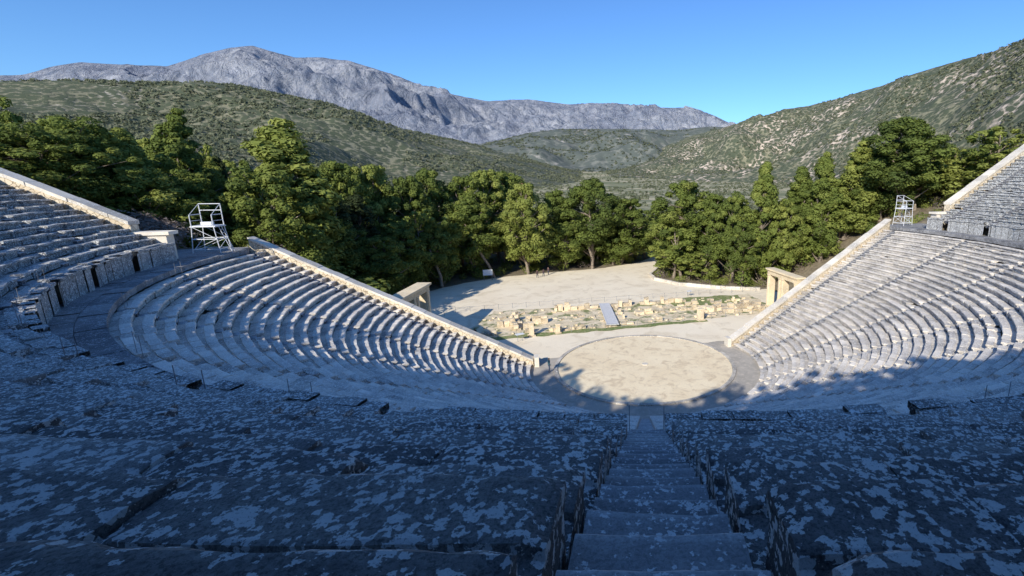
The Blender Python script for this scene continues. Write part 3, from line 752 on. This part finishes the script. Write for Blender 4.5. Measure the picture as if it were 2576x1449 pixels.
# ------------------------------------------------------------------ cars under the trees
def car(x,y,z,rz,col):
    mb=MB(); prof=[(-2.1,.35),(-2.15,.75),(-2.0,.95),(-1.55,1.0),(-1.0,1.42),(.35,1.46),(1.05,1.02),(1.95,.88),(2.12,.6),(2.1,.32)]
    k=len(prof)
    def T(a,b,c_): return (x+a*math.cos(rz)-b*math.sin(rz),y+a*math.sin(rz)+b*math.cos(rz),z+c_)
    V=[];
    for yy in(-.86,.86):
        for a,c_ in prof: V.append(T(a,yy*(.82 if c_>1.1 else 1),c_))
    f=[[i,(i+1)%k,k+(i+1)%k,k+i] for i in range(k)]
    mb.add(np.array(V),[np.array(f),np.array([list(range(k)),list(range(k,2*k))])],.5,0)
    for s in(-1,1):
        w=[(-1.4,1.03),(-.95,1.37),(.3,1.40),(.9,1.05)]
        vs=[T(a,s*(.865 if c_<1.1 else .725),c_) for a,c_ in w]; mb.add(np.array(vs),np.array([[0,1,2,3]]),.5,1)
        for a in(-1.3,1.3): tube(mb,[T(a,s*.70,.33),T(a,s*.89,.33)],.33,14,.5,2)
    mb.add(np.array([T(.42,-.66,1.42),T(.42,.66,1.42),T(1.02,.8,1.06),T(1.02,-.8,1.06)]),np.array([[0,1,2,3]]),.5,1)
    mb.build('parked_car',[simple('car_paint',col,.3,0,.03),simple('car_glass',(.03,.04,.05),.1,0,.05),simple('tyre_rubber',(.03,.03,.03),.8)])
for x,y,d,rz,c in ((1722,655,118,.5,(.8,.8,.81)),(1690,655,124,.6,(.6,.61,.63))):
    u,v,_t=pixel_ray(x,y); X_,Y_=CU+u*d,CV+v*d; car(X_,Y_,float(ground_z(X_,Y_))+.05,rz,c)
# ------------------------------------------------------------------ people
def person(x,y,z,rz,shirt,trousers,name='man',h=1.75,stride=.12):
    me=bpy.data.meshes.new(name); o=bpy.data.objects.new(name,me); sc.collection.objects.link(o)
    V=[(0,0,.93),(0,.0,1.15),(0,0,1.38),(0,.01,1.5),(0,.02,1.60),(0,.02,1.70),
       (-.10,0,.86),(-.11,stride,.48),(-.12,stride*.7,.09),(-.13,stride*.7+.14,.04),
       (.10,0,.86),(.11,-stride*.3,.48),(.12,-stride,.09),(.13,-stride+.14,.04),
       (-.19,0,1.40),(-.25,-.03,1.12),(-.24,.08,.90),(-.235,.11,.80),
       (.19,0,1.40),(.25,-.03,1.12),(.24,.08,.90),(.235,.11,.80),(0,.10,1.64)]
    E=[(0,1),(1,2),(2,3),(3,4),(4,5),(0,6),(6,7),(7,8),(8,9),(0,10),(10,11),(11,12),(12,13),(2,14),(14,15),(15,16),(16,17),(2,18),(18,19),(19,20),(20,21),(4,22)]
    R=[.15,.14,.16,.06,.095,.085,.10,.07,.045,.04,.10,.07,.045,.04,.07,.05,.037,.03,.07,.05,.037,.03,.05]
    me.from_pydata(V,E,[]); 
    o.modifiers.new('s','SKIN'); 
    for i,r in enumerate(R): me.skin_vertices[0].data[i].radius=(r,r*(.75 if i<3 else 1))
    me.skin_vertices[0].data[0].use_root=True
    o.modifiers.new('d','SUBSURF').levels=1
    dg=bpy.context.evaluated_depsgraph_get(); m2=bpy.data.meshes.new_from_object(o.evaluated_get(dg)); o.modifiers.clear(); o.data=m2
    m2.materials.clear()
    for m in (simple('skin',(.45,.28,.2),.6),simple('shirt',shirt,.8),simple('trousers',trousers,.8),simple('hair',(.04,.03,.02),.8),simple('shoes',(.05,.04,.04),.6)): m2.materials.append(m)
    for p in m2.polygons:
        c=p.center; p.use_smooth=True
        p.material_index=4 if c.z<.09 else 2 if (c.z<.93 and abs(c.x)<.2) else 0 if (c.z<.88 or 1.47<c.z) and not (c.z>1.68 or (c.z>1.56 and c.y<-.0)) else 3 if c.z>1.55 else 1
    o.location=(x,y,z); o.rotation_euler=(0,0,rz); o.scale=(h/1.78,)*3
person(-10.9,.7,.02,math.radians(-70),(.10,.20,.24),(.08,.11,.18),'man',1.8)
person(-19.3,14.2,.05,math.radians(30),(.05,.05,.06),(.04,.04,.05),'visitor')
for x,y,d in ((1352,700,104),(1368,700,105),(1380,698,107)):
    u,v,_t=pixel_ray(x,y); person(CU+u*d,CV+v*d,.03,rng.uniform(0,6),(.12,.08,.08),(.05,.06,.1),'visitor')
# ------------------------------------------------------------------ light, sky, camera
el=math.radians(29); SX,SY=.60,.80; sd=Vector((SX*math.cos(el),SY*math.cos(el),-math.sin(el)))
ld=bpy.data.lights.new('sun','SUN'); ld.energy=5.0; ld.angle=math.radians(.53); ld.color=(1,.95,.85)
lo_=bpy.data.objects.new('sun',ld); lo_.rotation_euler=sd.to_track_quat('-Z','Y').to_euler(); sc.collection.objects.link(lo_)
w=bpy.data.worlds.new('World'); sc.world=w; w.use_nodes=True; nt=w.node_tree; bg=nt.nodes['Background']
sky=nt.nodes.new('ShaderNodeTexSky'); sky.sky_type='NISHITA'; sky.sun_disc=False; sky.sun_elevation=el
sky.sun_rotation=math.atan2(-SX,-SY)%(2*math.pi); sky.altitude=300; sky.air_density=1.0; sky.dust_density=.1; sky.ozone_density=2.5
mx=nt.nodes.new('ShaderNodeMix'); mx.data_type='RGBA'; mx.blend_type='MULTIPLY'; mx.inputs[0].default_value=1; mx.inputs[7].default_value=(.56,.87,1.25,1)
nt.links.new(sky.outputs[0],mx.inputs[6]); nt.links.new(mx.outputs[2],bg.inputs[0]); bg.inputs[1].default_value=.14
cd=bpy.data.cameras.new('camera'); cd.sensor_width=36; cd.lens=F/1024*36; cd.clip_start=.05; cd.clip_end=40000; cd.shift_x=(512-X0)/1024
co=bpy.data.objects.new('camera',cd); co.location=(CU,CV,CH); co.rotation_euler=(math.pi/2-P,0,-YAW); sc.collection.objects.link(co); sc.camera=co
sc.view_settings.view_transform='Standard'; sc.view_settings.look='None'; sc.view_settings.exposure=0
